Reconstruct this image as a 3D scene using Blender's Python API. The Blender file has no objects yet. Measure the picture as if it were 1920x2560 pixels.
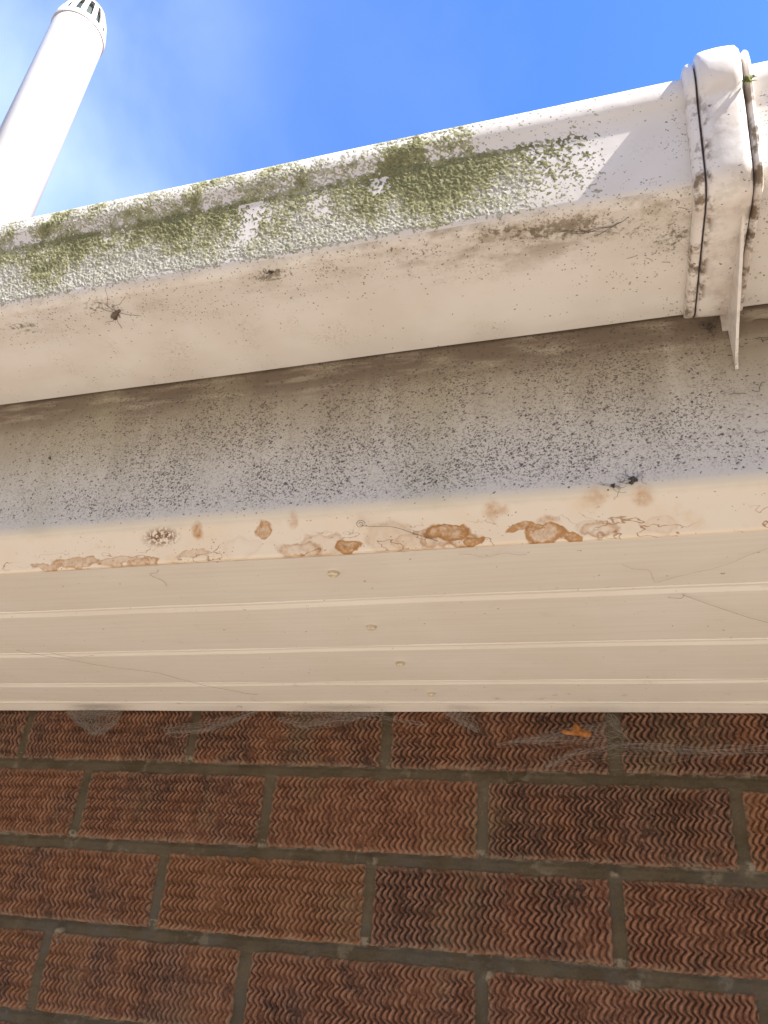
import bpy, math, random
import numpy as np
from mathutils import Matrix, Vector
# ------------------------------------------------------------------ units
# everything is laid out in millimetres with the origin on the wall face under the eaves;
# W() turns that into metres with the ground at z = 0
ZG = 2450.0
def W(p):
    return Vector((p[0] * .001, p[1] * .001, (p[2] + ZG) * .001))
sc = bpy.context.scene
# ------------------------------------------------------------------ camera
cf, cx, cy, cz, cp, cyaw, cr = 1895.3, 103.65, -764.31, -124.81, 0.4916, -0.3184, 0.0825
sy_, cy_ = math.sin(cyaw), math.cos(cyaw)
sp_, cp_ = math.sin(cp), math.cos(cp)
F = Vector((sy_ * cp_, cy_ * cp_, sp_))
R0 = Vector((cy_, -sy_, 0)); U0 = R0.cross(F)
R = R0 * math.cos(cr) + U0 * math.sin(cr); U = -R0 * math.sin(cr) + U0 * math.cos(cr)
cam = bpy.data.cameras.new('camera'); camo = bpy.data.objects.new('camera', cam)
sc.collection.objects.link(camo)
M = Matrix((R, U, -F)).transposed().to_4x4(); M.translation = W((cx, cy, cz)); camo.matrix_world = M
cam.sensor_fit = 'VERTICAL'; cam.sensor_height = 36; cam.lens = 36 * cf / 2560
cam.clip_start = .01; cam.clip_end = 2000
sc.camera = camo
# ------------------------------------------------------------------ light
sundir = Vector((.70, -.282, .655)).normalized()       # towards the sun
el = math.asin(sundir.z); az = math.atan2(sundir.x, sundir.y)
wd = bpy.data.worlds.new('World'); sc.world = wd; wd.use_nodes = True
nt = wd.node_tree; nt.nodes.clear()
out = nt.nodes.new('ShaderNodeOutputWorld'); bg = nt.nodes.new('ShaderNodeBackground')
sky = nt.nodes.new('ShaderNodeTexSky'); sky.sky_type = 'NISHITA'; sky.sun_disc = False
sky.sun_elevation = el; sky.sun_rotation = az; sky.air_density = 1.0; sky.dust_density = .1; sky.ozone_density = 3.0
tc = nt.nodes.new('ShaderNodeTexCoord')
mp = nt.nodes.new('ShaderNodeMapping'); mp.inputs['Scale'].default_value = (1.6, 1.6, 1.9); mp.inputs['Rotation'].default_value = (.3, .5, .9)
mp.inputs['Location'].default_value = (.35, .1, .6)
ns = nt.nodes.new('ShaderNodeTexNoise'); ns.inputs['Scale'].default_value = 1.5; ns.inputs['Detail'].default_value = 7
ns.inputs['Roughness'].default_value = .47; ns.inputs['Distortion'].default_value = .35
rp = nt.nodes.new('ShaderNodeValToRGB'); rp.color_ramp.elements[0].position = .42; rp.color_ramp.elements[1].position = .80
rp.color_ramp.elements[1].color = (.13, .13, .13, 1)
gm = nt.nodes.new('ShaderNodeMix'); gm.data_type = 'RGBA'; gm.inputs[7].default_value = (8.0, 8.6, 9.4, 1)
tint = nt.nodes.new('ShaderNodeMix'); tint.data_type = 'RGBA'; tint.blend_type = 'MULTIPLY'; tint.inputs[0].default_value = 1
tint.inputs[7].default_value = (.57, .83, 1.22, 1)
L = nt.links.new
HORIZON_FILL = (1.2, 1.12, .98, 1)
L(tc.outputs['Generated'], mp.inputs[0]); L(mp.outputs[0], ns.inputs['Vector']); L(ns.outputs['Fac'], rp.inputs[0])
sx = nt.nodes.new('ShaderNodeSeparateXYZ'); mx = nt.nodes.new('ShaderNodeMapRange'); mx.interpolation_type = 'SMOOTHSTEP'
mm = nt.nodes.new('ShaderNodeMath'); mm.operation = 'MULTIPLY'
L(tc.outputs['Generated'], sx.inputs[0]); L(sx.outputs[0], mx.inputs[0])
for i_, v_ in ((1, -.25), (2, -.6), (3, .35), (4, 2.6)): mx.inputs[i_].default_value = v_
L(rp.outputs[0], mm.inputs[0]); L(mx.outputs[0], mm.inputs[1])
L(sky.outputs[0], tint.inputs[6]); L(tint.outputs[2], gm.inputs[6]); L(mm.outputs[0], gm.inputs[0])
# unseen pale band added low in the sky to neutralise light on the fascia
spz = nt.nodes.new('ShaderNodeSeparateXYZ'); mr = nt.nodes.new('ShaderNodeMapRange'); mr.interpolation_type = 'SMOOTHSTEP'
nb = nt.nodes.new('ShaderNodeTexNoise'); nb.inputs['Scale'].default_value = 3.0; nb.inputs['Detail'].default_value = 5
ad = nt.nodes.new('ShaderNodeMath'); ad.operation = 'MULTIPLY_ADD'; ad.inputs[1].default_value = -.35
lo = nt.nodes.new('ShaderNodeMix'); lo.data_type = 'RGBA'; lo.inputs[7].default_value = HORIZON_FILL
L(tc.outputs['Generated'], spz.inputs[0]); L(tc.outputs['Generated'], nb.inputs[0]); L(nb.outputs[0], ad.inputs[0]); L(spz.outputs[2], ad.inputs[2])
L(ad.outputs[0], mr.inputs[0]); mr.inputs[1].default_value = .10; mr.inputs[2].default_value = .55; mr.inputs[3].default_value = .9; mr.inputs[4].default_value = 0
L(mr.outputs[0], lo.inputs[0]); L(gm.outputs[2], lo.inputs[6]); L(lo.outputs[2], bg.inputs[0]); L(bg.outputs[0], out.inputs[0])
bg.inputs[1].default_value = .11
sl = bpy.data.lights.new('sun', 'SUN'); sl.energy = 5.0; sl.angle = math.radians(.5); sl.color = (1, .95, .87)
so = bpy.data.objects.new('sun', sl); sc.collection.objects.link(so)
so.rotation_euler = sundir.to_track_quat('Z', 'Y').to_euler(); so.location = (0, 0, 8)
sc.view_settings.view_transform = 'Standard'; sc.view_settings.look = 'None'
sc.view_settings.exposure = 1.75; sc.view_settings.gamma = 1
sc.cycles.max_bounces = 10; sc.cycles.diffuse_bounces = 6
# ------------------------------------------------------------------ helpers: objects
def link(o): sc.collection.objects.link(o); return o
def tag(o, label=None, cat=None, group=None, kind=None):
    if label: o['label'] = label
    if cat: o['category'] = cat
    if group: o['group'] = group
    if kind: o['kind'] = kind
    return o
def thing(name, base, label, cat, group=None):
    e = bpy.data.objects.new(name, None); e.location = W(base); e.empty_display_size = .02; link(e)
    return tag(e, label, cat, group)
def root_of(o):
    p = Vector((0, 0, 0))
    while o is not None: p += o.location; o = o.parent
    return p
def mesh(name, V, Fc, mats, parent=None, smooth=True, midx=None, cols=None, base=None, sharp=None):
    """V in mm (n,3); faces list or int array (m,k)."""
    V = np.asarray(V, dtype=np.float64)
    me = bpy.data.meshes.new(name)
    P = V * .001; P[:, 2] += ZG * .001
    org = Vector((0, 0, 0))
    if isinstance(Fc, np.ndarray):
        m, k = Fc.shape
        me.vertices.add(len(P)); me.vertices.foreach_set('co', P.astype(np.float32).ravel())
        me.loops.add(m * k); me.loops.foreach_set('vertex_index', Fc.astype(np.int32).ravel())
        me.polygons.add(m); me.polygons.foreach_set('loop_start', np.arange(0, m * k, k, dtype=np.int32))
        me.update(calc_edges=True)
    else:
        me.from_pydata([tuple(p) for p in P], [], Fc); me.update()
    if not isinstance(mats, (list, tuple)): mats = [mats]
    for mt in mats: me.materials.append(mt)
    if midx is not None: me.polygons.foreach_set('material_index', np.asarray(midx, dtype=np.int32))
    if smooth: me.polygons.foreach_set('use_smooth', np.ones(len(me.polygons), dtype=bool))
    if sharp: me.set_sharp_from_angle(angle=math.radians(sharp))
    if cols is not None:
        a = me.color_attributes.new('col', 'FLOAT_COLOR', 'POINT')
        c = np.ones((len(P), 4), dtype=np.float32); c[:, :cols.shape[1]] = cols
        a.data.foreach_set('color', c.ravel())
    me.validate()
    o = bpy.data.objects.new(name, me); link(o)
    if parent is not None:
        o.parent = parent
        o.matrix_parent_inverse = Matrix.Identity(4)
        o.location = -root_of(parent)
    return o
def grid_faces(n, m, wrap_m=False):
    i = np.arange(n - 1)[:, None]; j = np.arange(m if wrap_m else m - 1)[None, :]
    j2 = (j + 1) % m
    return np.stack([i * m + j, (i + 1) * m + j, (i + 1) * m + j2, i * m + j2], -1).reshape(-1, 4)
def tube(path, rad, k=6, cap=True):
    P = np.array(path, float); n = len(P)
    rad = np.broadcast_to(np.asarray(rad, float), (n,))
    T = np.gradient(P, axis=0); T /= np.linalg.norm(T, axis=1)[:, None] + 1e-9
    ref = np.array([.13, .31, .94]); 
    if abs(T[0] @ ref) > .9: ref = np.array([1, 0, 0.])
    A = np.cross(T, ref); A /= np.linalg.norm(A, axis=1)[:, None] + 1e-9; B = np.cross(T, A)
    th = np.arange(k) * 2 * np.pi / k
    V = (P[:, None] + rad[:, None, None] * (A[:, None] * np.cos(th)[None, :, None] + B[:, None] * np.sin(th)[None, :, None])).reshape(-1, 3)
    Fc = [list(f) for f in grid_faces(n, k, True)]
    if cap: Fc.append(list(range(k))[::-1]); Fc.append([(n - 1) * k + i for i in range(k)])
    return V, Fc
def join(parts):
    V, Fc, n = [], [], 0
    for v, f in parts:
        V.append(np.asarray(v, float)); Fc += [[i + n for i in ff] for ff in f]; n += len(v)
    return np.vstack(V), Fc
def blob(c, r, seed=0, n=10, m=14, rough=.25):
    rg = np.random.default_rng(seed); r = np.broadcast_to(np.asarray(r, float), (3,))
    ks = rg.normal(size=(7, 3)) * 2.2; ph = rg.uniform(0, 6.28, 7)
    V = []
    for i in range(n + 1):
        a = np.pi * i / n
        for j in range(m):
            b = 2 * np.pi * j / m
            d = np.array([np.sin(a) * np.cos(b), np.sin(a) * np.sin(b), np.cos(a)])
            s = 1 + rough * np.sin(ks @ d + ph).sum() / 3
            V.append(np.array(c) + d * r * s)
    return np.array(V), [list(f) for f in grid_faces(n + 1, m, True)]
def lathe(c, prof, k=48, closed=False):
    th = np.arange(k) * 2 * np.pi / k
    V = [(c[0] + r * np.cos(t), c[1] + r * np.sin(t), c[2] + z) for r, z in prof for t in th]
    f = [list(x) for x in grid_faces(len(prof), k, True)]
    if closed: f += [list(x) for x in np.stack([np.array([(len(prof)-1)*k+j, j, (j+1)%k, (len(prof)-1)*k+(j+1)%k]) for j in range(k)])]
    return V, f
def extrude_x(prof, xs, wob=None):
    """closed (y,z) profile swept along x, with end caps"""
    prof = np.array(prof); n = len(prof); V = []
    for x in xs:
        w = wob(x) if wob else 0
        V.append(np.column_stack([np.full(n, x), prof[:, 0], prof[:, 1] + w]))
    V = np.vstack(V); Fc = [list(f)[::-1] for f in grid_faces(len(xs), n, True)]
    Fc.append(list(range(n))); Fc.append([(len(xs) - 1) * n + i for i in range(n)][::-1])
    return V, Fc
def arc(cy0, cz0, r, a0, a1, n=6):
    return [(cy0 + r * math.cos(math.radians(a0 + (a1 - a0) * i / n)), cz0 + r * math.sin(math.radians(a0 + (a1 - a0) * i / n))) for i in range(n + 1)]
# smooth lattice noise in numpy, -1..1
def vnoise(x, y, s, seed):
    rg = np.random.default_rng(seed); G = rg.uniform(-1, 1, (256, 256))
    u = x / s; v = y / s; iu = np.floor(u).astype(int); iv = np.floor(v).astype(int)
    fu = u - iu; fv = v - iv; fu = fu * fu * (3 - 2 * fu); fv = fv * fv * (3 - 2 * fv)
    g = lambda a, b: G[a % 256, b % 256]
    return (g(iu, iv) * (1 - fu) + g(iu + 1, iv) * fu) * (1 - fv) + (g(iu, iv + 1) * (1 - fu) + g(iu + 1, iv + 1) * fu) * fv
def fbm(x, y, s, seed, o=3):
    r = 0; a = 1; t = 0
    for k in range(o): r = r + a * vnoise(x + 17 * k, y - 31 * k, s / 2 ** k, seed + k); t += a; a *= .5
    return r / t
sst = lambda a, b, x: (lambda t: t * t * (3 - 2 * t))(np.clip((x - a) / (b - a), 0, 1))
# ------------------------------------------------------------------ helpers: materials
class NT:
    def __init__(s, name):
        s.m = bpy.data.materials.new(name); s.m.use_nodes = True; s.t = s.m.node_tree
        s.b = s.t.nodes['Principled BSDF']; s.o = s.t.nodes['Material Output']
        tc = s.t.nodes.new('ShaderNodeTexCoord'); mp = s.t.nodes.new('ShaderNodeMapping')
        mp.inputs['Scale'].default_value = (1000, 1000, 1000)
        geo = s.t.nodes.new('ShaderNodeNewGeometry')
        s.t.links.new(geo.outputs['Position'], mp.inputs[0]); mp.inputs['Location'].default_value = (0, 0, -ZG)
        s.P = mp.outputs[0]      # millimetre coordinates of the place
        s.sep = s.n('ShaderNodeSeparateXYZ', s.P); s.X, s.Y, s.Z = s.sep.outputs
    def n(s, ty, *ins, **kw):
        nd = s.t.nodes.new(ty)
        for k, v in kw.items(): setattr(nd, k, v)
        for i, v in enumerate(ins): s.set(nd.inputs[i], v)
        return nd
    def set(s, sock, v):
        if v is None: return
        if isinstance(v, bpy.types.NodeSocket): s.t.links.new(v, sock)
        elif isinstance(v, (tuple, list)) and len(v) == 3 and sock.type == 'RGBA': sock.default_value = (*v, 1)
        else: sock.default_value = v
    def ma(s, op, a, b=None, c=None, clamp=False):
        nd = s.n('ShaderNodeMath', a, b, c); nd.operation = op; nd.use_clamp = clamp; return nd.outputs[0]
    def add(s, a, b): return s.ma('ADD', a, b)
    def mul(s, a, b): return s.ma('MULTIPLY', a, b)
    def vec(s, sx=1, sy=1, sz=1, off=(0, 0, 0), rot=(0, 0, 0)):
        nd = s.n('ShaderNodeMapping', s.P); nd.inputs['Scale'].default_value = (sx, sy, sz)
        nd.inputs['Location'].default_value = off; nd.inputs['Rotation'].default_value = rot; return nd.outputs[0]
    def noise(s, sc_, det=2, rough=.5, v=None, dist=0, col=False):
        nd = s.t.nodes.new('ShaderNodeTexNoise'); s.set(nd.inputs['Vector'], v or s.P)
        nd.inputs['Scale'].default_value = sc_; nd.inputs['Detail'].default_value = det
        nd.inputs['Roughness'].default_value = rough; nd.inputs['Distortion'].default_value = dist
        return nd.outputs[1 if col else 0]
    def vor(s, sc_, v=None, feat='F1', rnd=1, out='Distance'):
        nd = s.t.nodes.new('ShaderNodeTexVoronoi'); nd.feature = feat; s.set(nd.inputs['Vector'], v or s.P)
        nd.inputs['Scale'].default_value = sc_; nd.inputs['Randomness'].default_value = rnd; return nd.outputs[out]
    def rng(s, v, a, b, c=0., d=1.):
        nd = s.t.nodes.new('ShaderNodeMapRange'); nd.interpolation_type = 'SMOOTHSTEP'
        for i, x in enumerate((v, a, b, c, d)): s.set(nd.inputs[i], x)
        return nd.outputs[0]
    def mix(s, f, a, b, mode='MIX'):
        nd = s.t.nodes.new('ShaderNodeMix'); nd.data_type = 'RGBA'; nd.blend_type = mode
        s.set(nd.inputs[0], f); s.set(nd.inputs[6], a); s.set(nd.inputs[7], b); return nd.outputs[2]
    def warp(s, v, amt, sc_):
        nz = s.noise(sc_, 2, col=True, v=v)
        a = s.n('ShaderNodeVectorMath', nz, (.5, .5, .5), operation='SUBTRACT').outputs[0]
        b = s.n('ShaderNodeVectorMath', a, operation='SCALE'); b.inputs['Scale'].default_value = amt
        return s.n('ShaderNodeVectorMath', v, b.outputs[0], operation='ADD').outputs[0]
    def bump(s, h, st=.3, d=.001):
        nd = s.t.nodes.new('ShaderNodeBump'); nd.inputs['Strength'].default_value = st; nd.inputs['Distance'].default_value = d
        s.set(nd.inputs['Height'], h); s.t.links.new(nd.outputs[0], s.b.inputs['Normal'])
    def fin(s, col, rough=.5, spec=.5):
        s.set(s.b.inputs['Base Color'], col); s.set(s.b.inputs['Roughness'], rough); s.set(s.b.inputs['Specular IOR Level'], spec); return s.m
    def specks(s, dens, freq, size, stretch=2.2, seed=0):
        """small irregular elongated specks; dens 0..1 socket or value"""
        v = s.warp(s.vec(1, 1, 1, off=(seed * 37.7, seed * 11.3, seed * 5.1)), 1.1 / freq, freq * 1.7)
        v = s.n('ShaderNodeMapping', v); v.inputs['Scale'].default_value = (1, 1, stretch)
        v.inputs['Rotation'].default_value = (0, .7 * (1 if seed % 2 else -1), 0)
        d = s.vor(freq, v.outputs[0]); c = s.vor(freq, v.outputs[0], out='Color')
        pick = s.n('ShaderNodeSeparateColor', c).outputs
        on = s.ma('LESS_THAN', pick[0], dens)
        rad = s.mul(s.add(pick[1], .35), size)
        sp = s.ma('SUBTRACT', 1, s.rng(d, s.mul(rad, .55), rad))
        return s.mul(sp, on)
def plain(name, col, rough=.6, bumps=None, var=.12, vs=.2):
    g = NT(name); k = g.rng(g.noise(vs, 4), .3, .7, 1 - var, 1 + var)
    c = g.mix(1, col, g.n('ShaderNodeCombineColor', k, k, k).outputs[0], 'MULTIPLY')
    if bumps: g.bump(g.noise(bumps[0], 3), bumps[1], bumps[2])
    return g.fin(c, rough)
# --- white weathered plastic of the gutter
def mat_gutter():
    g = NT('gutter_plastic')
    base = g.mix(g.rng(g.noise(.02, 3), .35, .65), (.79, .765, .73), (.73, .695, .65))
    under = g.ma('LESS_THAN', g.Z, 211)
    # grime gathered under the front fold, following the gutter
    fold = g.mul(g.rng(g.Y, -470, -432, 1, 0), under)
    gn = g.rng(g.noise(.035, 5, .65, v=g.vec(1, 1.6, 1)), .46, .68)
    right = g.rng(g.X, -80, 90, .35, 1)
    base = g.mix(g.mul(g.mul(fold, gn), g.mul(right, .8)), base, (.30, .24, .16))
    sp_ = None
    for (x, y, rx, ry, k) in ((-75, -471, 16, 7, .9), (92, -471, 38, 9, 1), (60, -474, 20, 6, .8), (-262, -463, 20, 9, .6), (20, -470, 14, 7, .6), (-196, -470, 16, 7, .7), (128, -462, 30, 10, .5), (150, -450, 14, 14, .6), (-40, -468, 10, 5, .5)):
        dx = g.mul(g.ma('SUBTRACT', g.X, x), 1 / rx); dy = g.mul(g.ma('SUBTRACT', g.Y, y), 1 / ry)
        q_ = g.mul(g.rng(g.ma('SQRT', g.add(g.mul(dx, dx), g.mul(dy, dy))), .1, 1.25, 1, 0), k)
        sp_ = q_ if sp_ is None else g.ma('MAXIMUM', sp_, q_)
    gr_ = g.noise(.32, 5, .72)
    base = g.mix(g.mul(g.rng(g.add(gr_, g.mul(sp_, .22)), .58, .74), g.ma('MINIMUM', g.mul(sp_, 1.6), .85)), base, (.12, .095, .045))
    # pale smears left by water along the bottom
    sm = g.rng(g.noise(.05, 4, .6, v=g.vec(.35, 1, 1)), .45, .75)
    base = g.mix(g.mul(sm, .3), base, (.66, .58, .5))
    film = g.mul(g.rng(g.noise(.5, 3), .4, .7), g.rng(g.noise(.03, 2), .5, .7))
    base = g.mix(g.mul(film, .35), base, (.5, .45, .36))
    # tiny dark specks, denser towards the fold and towards the union
    dn = g.add(g.mul(fold, .28), g.mul(g.rng(g.X, 40, 160), g.rng(g.noise(.05, 2), .42, .62, 0, .3)))
    dn = g.add(dn, g.rng(g.noise(.03, 2), .5, .75, .015, .10))
    sp = g.specks(dn, .7, .42, 1.8, 3)
    sp2 = g.specks(g.mul(dn, .16), .17, .20, 1.5, 6)
    base = g.mix(g.mul(g.ma('MAXIMUM', sp, sp2), .8), base, (.11, .08, .055))
    g.bump(g.noise(.06, 2), .15, .002)
    return g.fin(base, g.rng(g.noise(.05, 3), .3, .7, .30, .5), .5)
def mat_union():
    g = NT('union_plastic')
    base = g.mix(g.rng(g.noise(.04, 3), .4, .65), (.80, .77, .735), (.70, .64, .585))
    edge = g.ma('MAXIMUM', g.rng(g.X, 169, 165.5), g.rng(g.X, 182.5, 186))
    lo = g.rng(g.Z, 262, 236, .1, 1)
    sm = g.mul(g.rng(g.noise(.11, 5, .65), .46, .62), g.mul(lo, g.add(g.mul(edge, .75), .22)))
    base = g.mix(sm, base, (.20, .15, .10))
    sp = g.specks(g.add(g.mul(lo, .06), .02), .45, .36, 2, 4)
    sp2 = g.specks(.08, .13, .15, 1.5, 7)
    base = g.mix(g.mul(g.ma('MAXIMUM', sp, sp2), .85), base, (.06, .05, .045))
    g.bump(g.noise(.12, 3), .2, .001)
    return g.fin(base, .36)
def mat_fascia():
    g = NT('fascia_plastic')
    clean = (.80, .745, .635)
    # dirt film in uneven streaks, heavier upwards to paint in the gutter's shade
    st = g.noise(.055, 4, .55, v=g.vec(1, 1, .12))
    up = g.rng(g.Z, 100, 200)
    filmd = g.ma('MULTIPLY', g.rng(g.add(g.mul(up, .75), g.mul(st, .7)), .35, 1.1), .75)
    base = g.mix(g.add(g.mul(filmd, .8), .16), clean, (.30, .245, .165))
    drip = g.mul(g.rng(g.noise(.05, 3, .5, v=g.vec(1.5, 1, .07, off=(40, 0, 0))), .56, .70), g.rng(g.Z, 95, 160, .1, .25))
    base = g.mix(drip, base, (.70, .66, .57))
    topb = g.mul(g.rng(g.Z, 168, 199), g.rng(g.noise(.09, 5, .6, v=g.vec(.22, 1, 1.3)), .30, .54))
    base = g.mix(g.mul(topb, .82), base, (.15, .10, .065))  # dark brown stain band, with the gutter's shadow painted into it
    ol = g.mul(g.rng(g.noise(.012, 3, .5, v=g.vec(1.3, 1, .5, off=(12, 3, 9))), .5, .66), .35)
    base = g.mix(ol, base, (.50, .47, .32))
    # mildew specks
    right = g.mul(g.rng(g.X, -330, -170, .4, 1), g.rng(g.X, 205, 155, .12, 1))
    lowm = g.rng(g.Z, 91, 106)
    pat = g.rng(g.noise(.028, 3, .5), .3, .6, .35, 1)
    d = g.mul(g.mul(right, lowm), pat)
    s1 = g.specks(g.mul(d, .85), .66, .42, 1.4, 1)
    s2 = g.specks(g.mul(d, .7), .40, .36, 1.5, 2)
    s3 = g.specks(g.mul(g.mul(d, g.rng(g.Z, 150, 110, .05, 1)), .75), .21, .21, 1.25, 5)
    s4 = g.specks(g.mul(lowm, .05), .12, .12, 1.2, 8)
    fine = g.mul(g.rng(g.noise(.8, 3, .65), .50, .64), g.mul(d, 1.0))
    base = g.mix(fine, base, (.19, .155, .115))
    base = g.mix(g.mul(s1, .85), base, (.15, .125, .10))
    base = g.mix(g.mul(s2, .92), base, (.11, .09, .075))
    base = g.mix(g.mul(g.ma('MAXIMUM', s3, s4), .92), base, (.045, .038, .035))
    # ------- the lipped foot of the board: peach tint paints in warm bounce, plus tide-marked brown water stains
    q = g.warp(g.P, 9.0, .085); q = g.warp(q, 2.6, .28); sx = g.n('ShaderNodeSeparateXYZ', q).outputs
    strip = g.rng(g.add(g.Z, g.mul(g.noise(.12, 3), 3.0)), 93.6, 88.5)
    foot = g.mix(g.rng(g.noise(.03, 3), .4, .65), (.86, .765, .62), (.85, .735, .57))
    yel = g.rng(g.noise(.05, 4, .6, v=g.vec(1, 1, 1.4)), .56, .74)
    foot = g.mix(g.mul(yel, .35), foot, (.72, .52, .26))
    fs = g.specks(g.mul(g.rng(g.X, 190, 20, .2, 1), g.rng(g.noise(.04, 2), .45, .6, .03, .22)), .6, .34, 1.8, 9)
    foot = g.mix(g.mul(fs, .7), foot, (.22, .14, .08))
    base = g.mix(strip, base, foot)
    mx = None; fl = None
    for (x, z, rx, rz, k, fill) in STAINS:
        dx = g.mul(g.ma('SUBTRACT', sx[0], x), 1 / rx); dz = g.mul(g.ma('SUBTRACT', sx[2], z), 1 / rz)
        d = g.ma('SQRT', g.add(g.mul(dx, dx), g.mul(dz, dz)))
        if k > 0:
            ring = g.mul(g.mul(g.rng(d, .80, 1.0), g.rng(d, .98, 1.2, 1, 0)), k)
            mx = ring if mx is None else g.ma('MAXIMUM', mx, ring)
        inner = g.mul(g.rng(d, .75 if k > 0 else .2, 1.2 if k > 0 else 1.06, 1, 0), fill)
        if k > 0: inner = g.ma('MAXIMUM', inner, g.mul(g.mul(g.rng(d, .3, 1.0), g.rng(d, .98, 1.25, 1, 0)), min(1, fill + k * .4)))
        fl = inner if fl is None else g.ma('MAXIMUM', fl, inner)
    brk = g.rng(g.noise(.16, 3), .38, .62, .12, 1)
    mot = g.rng(g.noise(.35, 4, .65), .3, .7, .45, 1.1)
    base = g.mix(g.ma('MINIMUM', g.mul(g.mul(fl, mot), 1.9), .95), base, (.50, .25, .075))
    base = g.mix(g.mul(g.mul(mx, brk), .6), base, (.24, .10, .03))
    # faint tide lines and scuffs running along the foot
    vn = g.ma('ABSOLUTE', g.ma('SUBTRACT', g.noise(.07, 3, .5, v=g.warp(g.vec(.6, 1, 1.2), 6, .1)), .5))
    vein = g.mul(g.rng(vn, .002, .014, 1, 0), g.mul(g.rng(g.Z, 84, 76), g.rng(g.noise(.03, 2, v=g.vec(1, 1, 1, off=(5, 0, 0))), .42, .58)))
    base = g.mix(g.mul(vein, .8), base, (.34, .16, .05))
    # crusty brown patch left of centre
    dx = g.mul(g.ma('SUBTRACT', g.X, -174), 1 / 15); dz = g.mul(g.ma('SUBTRACT', g.Z, 84), 1 / 6.5)
    cd = g.ma('SQRT', g.add(g.mul(dx, dx), g.mul(dz, dz)))
    crust = g.mul(g.rng(cd, .3, 1.15, 1, 0), g.rng(g.noise(.45, 4, .65), .44, .52))
    base = g.mix(crust, base, (.22, .11, .05))
    g.bump(g.add(g.mul(g.noise(.05, 2), 1), g.mul(g.ma('MAXIMUM', s3, s2), .2)), .25, .001)
    return g.fin(base, g.rng(g.Z, 110, 90, .5, .28), .5)
STAINS = [(-76, 71, 13, 4.5, .5, .12), (-62, 73.5, 15, 5.5, .35, .05), (-45, 71, 8, 3.2, .9, .5), (-101, 84, 4.4, 4.8, .4, .4), (-116, 74, 12, 6.0, .12, 0),
          (-3, 71.5, 13, 5, .3, .12), (9, 73.5, 9, 5.5, .55, .12), (17, 75.8, 13, 3.8, .8, .5), (25, 72.5, 9, 4.2, .8, .12), (31, 70.5, 5, 2.6, .8, .6), (-20, 75, 14, 8, .10, .12),
          (72, 72, 11.0, 4.4, 1, .32), (62, 75.5, 10, 2.4, .35, .5), (86.5, 70.0, 4.8, 2.2, .8, .6), (74, 79, 9, 3.5, 0, .35), (102, 73, 9.5, 4.2, .75, .06), (97, 74.5, 7, 4.0, .2, .05), (133, 72.5, 8, 4, .12, .06),
          (45, 86, 11, 6, 0, .35), (101, 89, 9, 6, 0, .25), (125, 88, 8, 6, 0, .35), (-205, 71.0, 17, 2.6, .4, .22), (-238, 72, 18, 3, .35, .3), (-187, 69.8, 11, 2.0, .5, .3), (-262, 70.5, 12, 2, .4, .3), (-150, 72, 12, 1.8, .2, .2), (-146, 86, 5, 6, 0, .55), (-80, 88, 5, 5, 0, .3)]
def mat_soffit():
    g = NT('soffit_plastic')
    base = g.mix(g.rng(g.noise(.012, 3), .35, .65), (.87, .84, .78), (.84, .80, .73))
    gr = g.rng(g.noise(.22, 4, .7, v=g.vec(.03, 1, 1)), .4, .62)
    base = g.mix(g.mul(gr, .14), base, (.60, .54, .46))
    sm = g.mul(g.rng(g.noise(.06, 5, .7), .60, .72), g.rng(g.Y, -150, -20, .12, .6))
    base = g.mix(sm, base, (.40, .36, .29))
    sp = g.specks(.035, .22, .22, 2.5, 2); sp2 = g.specks(.05, .07, .06, 1.3, 5)
    base = g.mix(g.mul(g.ma('MAXIMUM', sp, sp2), .7), base, (.16, .12, .09))
    g.bump(g.add(g.noise(.012, 2), g.mul(g.noise(.5, 2, v=g.vec(.02, 1, 1)), .05)), .3, .002)
    return g.fin(base, .34, .5)
def mat_brick():
    g = NT('rustic_brick')
    at = g.n('ShaderNodeVertexColor', layer_name='col')
    rv = g.n('ShaderNodeSeparateColor', at.outputs['Color']).outputs     # R: per-brick number, G: edge, B: grey firing, plus painted shade up top
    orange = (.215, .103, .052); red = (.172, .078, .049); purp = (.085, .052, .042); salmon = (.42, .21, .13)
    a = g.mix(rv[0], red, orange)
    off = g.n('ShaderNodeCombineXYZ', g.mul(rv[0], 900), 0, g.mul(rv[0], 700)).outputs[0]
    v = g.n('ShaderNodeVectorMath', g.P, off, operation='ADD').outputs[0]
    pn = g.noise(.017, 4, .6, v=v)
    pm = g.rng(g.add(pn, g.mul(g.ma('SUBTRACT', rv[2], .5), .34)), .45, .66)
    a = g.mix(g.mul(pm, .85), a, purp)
    sn = g.rng(g.noise(.33, 3, .65, v=v), .52, .66)
    a = g.mix(g.mul(sn, .5), a, salmon)
    cw = g.mul(g.rng(at.outputs['Alpha'], .55, .97), g.rng(g.noise(.07, 4, .65, v=v), .36, .62))
    a = g.mix(g.mul(cw, .5), a, (.46, .255, .165))
    dk = g.rng(g.noise(.6, 3, .7, v=v), .56, .7)
    a = g.mix(g.mul(dk, .55), a, (.07, .04, .032))
    wear = g.mul(rv[1], g.rng(g.noise(.16, 4, .6), .45, .6))
    a = g.mix(g.mul(wear, .5), a, (.28, .23, .165))
    a = g.mix(g.mul(g.rng(g.noise(.012, 3), .55, .7), .3), a, (.26, .20, .12))
    g.bump(g.add(g.noise(1.2, 3, .6), g.noise(.35, 2)), .55, .0008)
    return g.fin(a, .88, .2)
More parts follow.
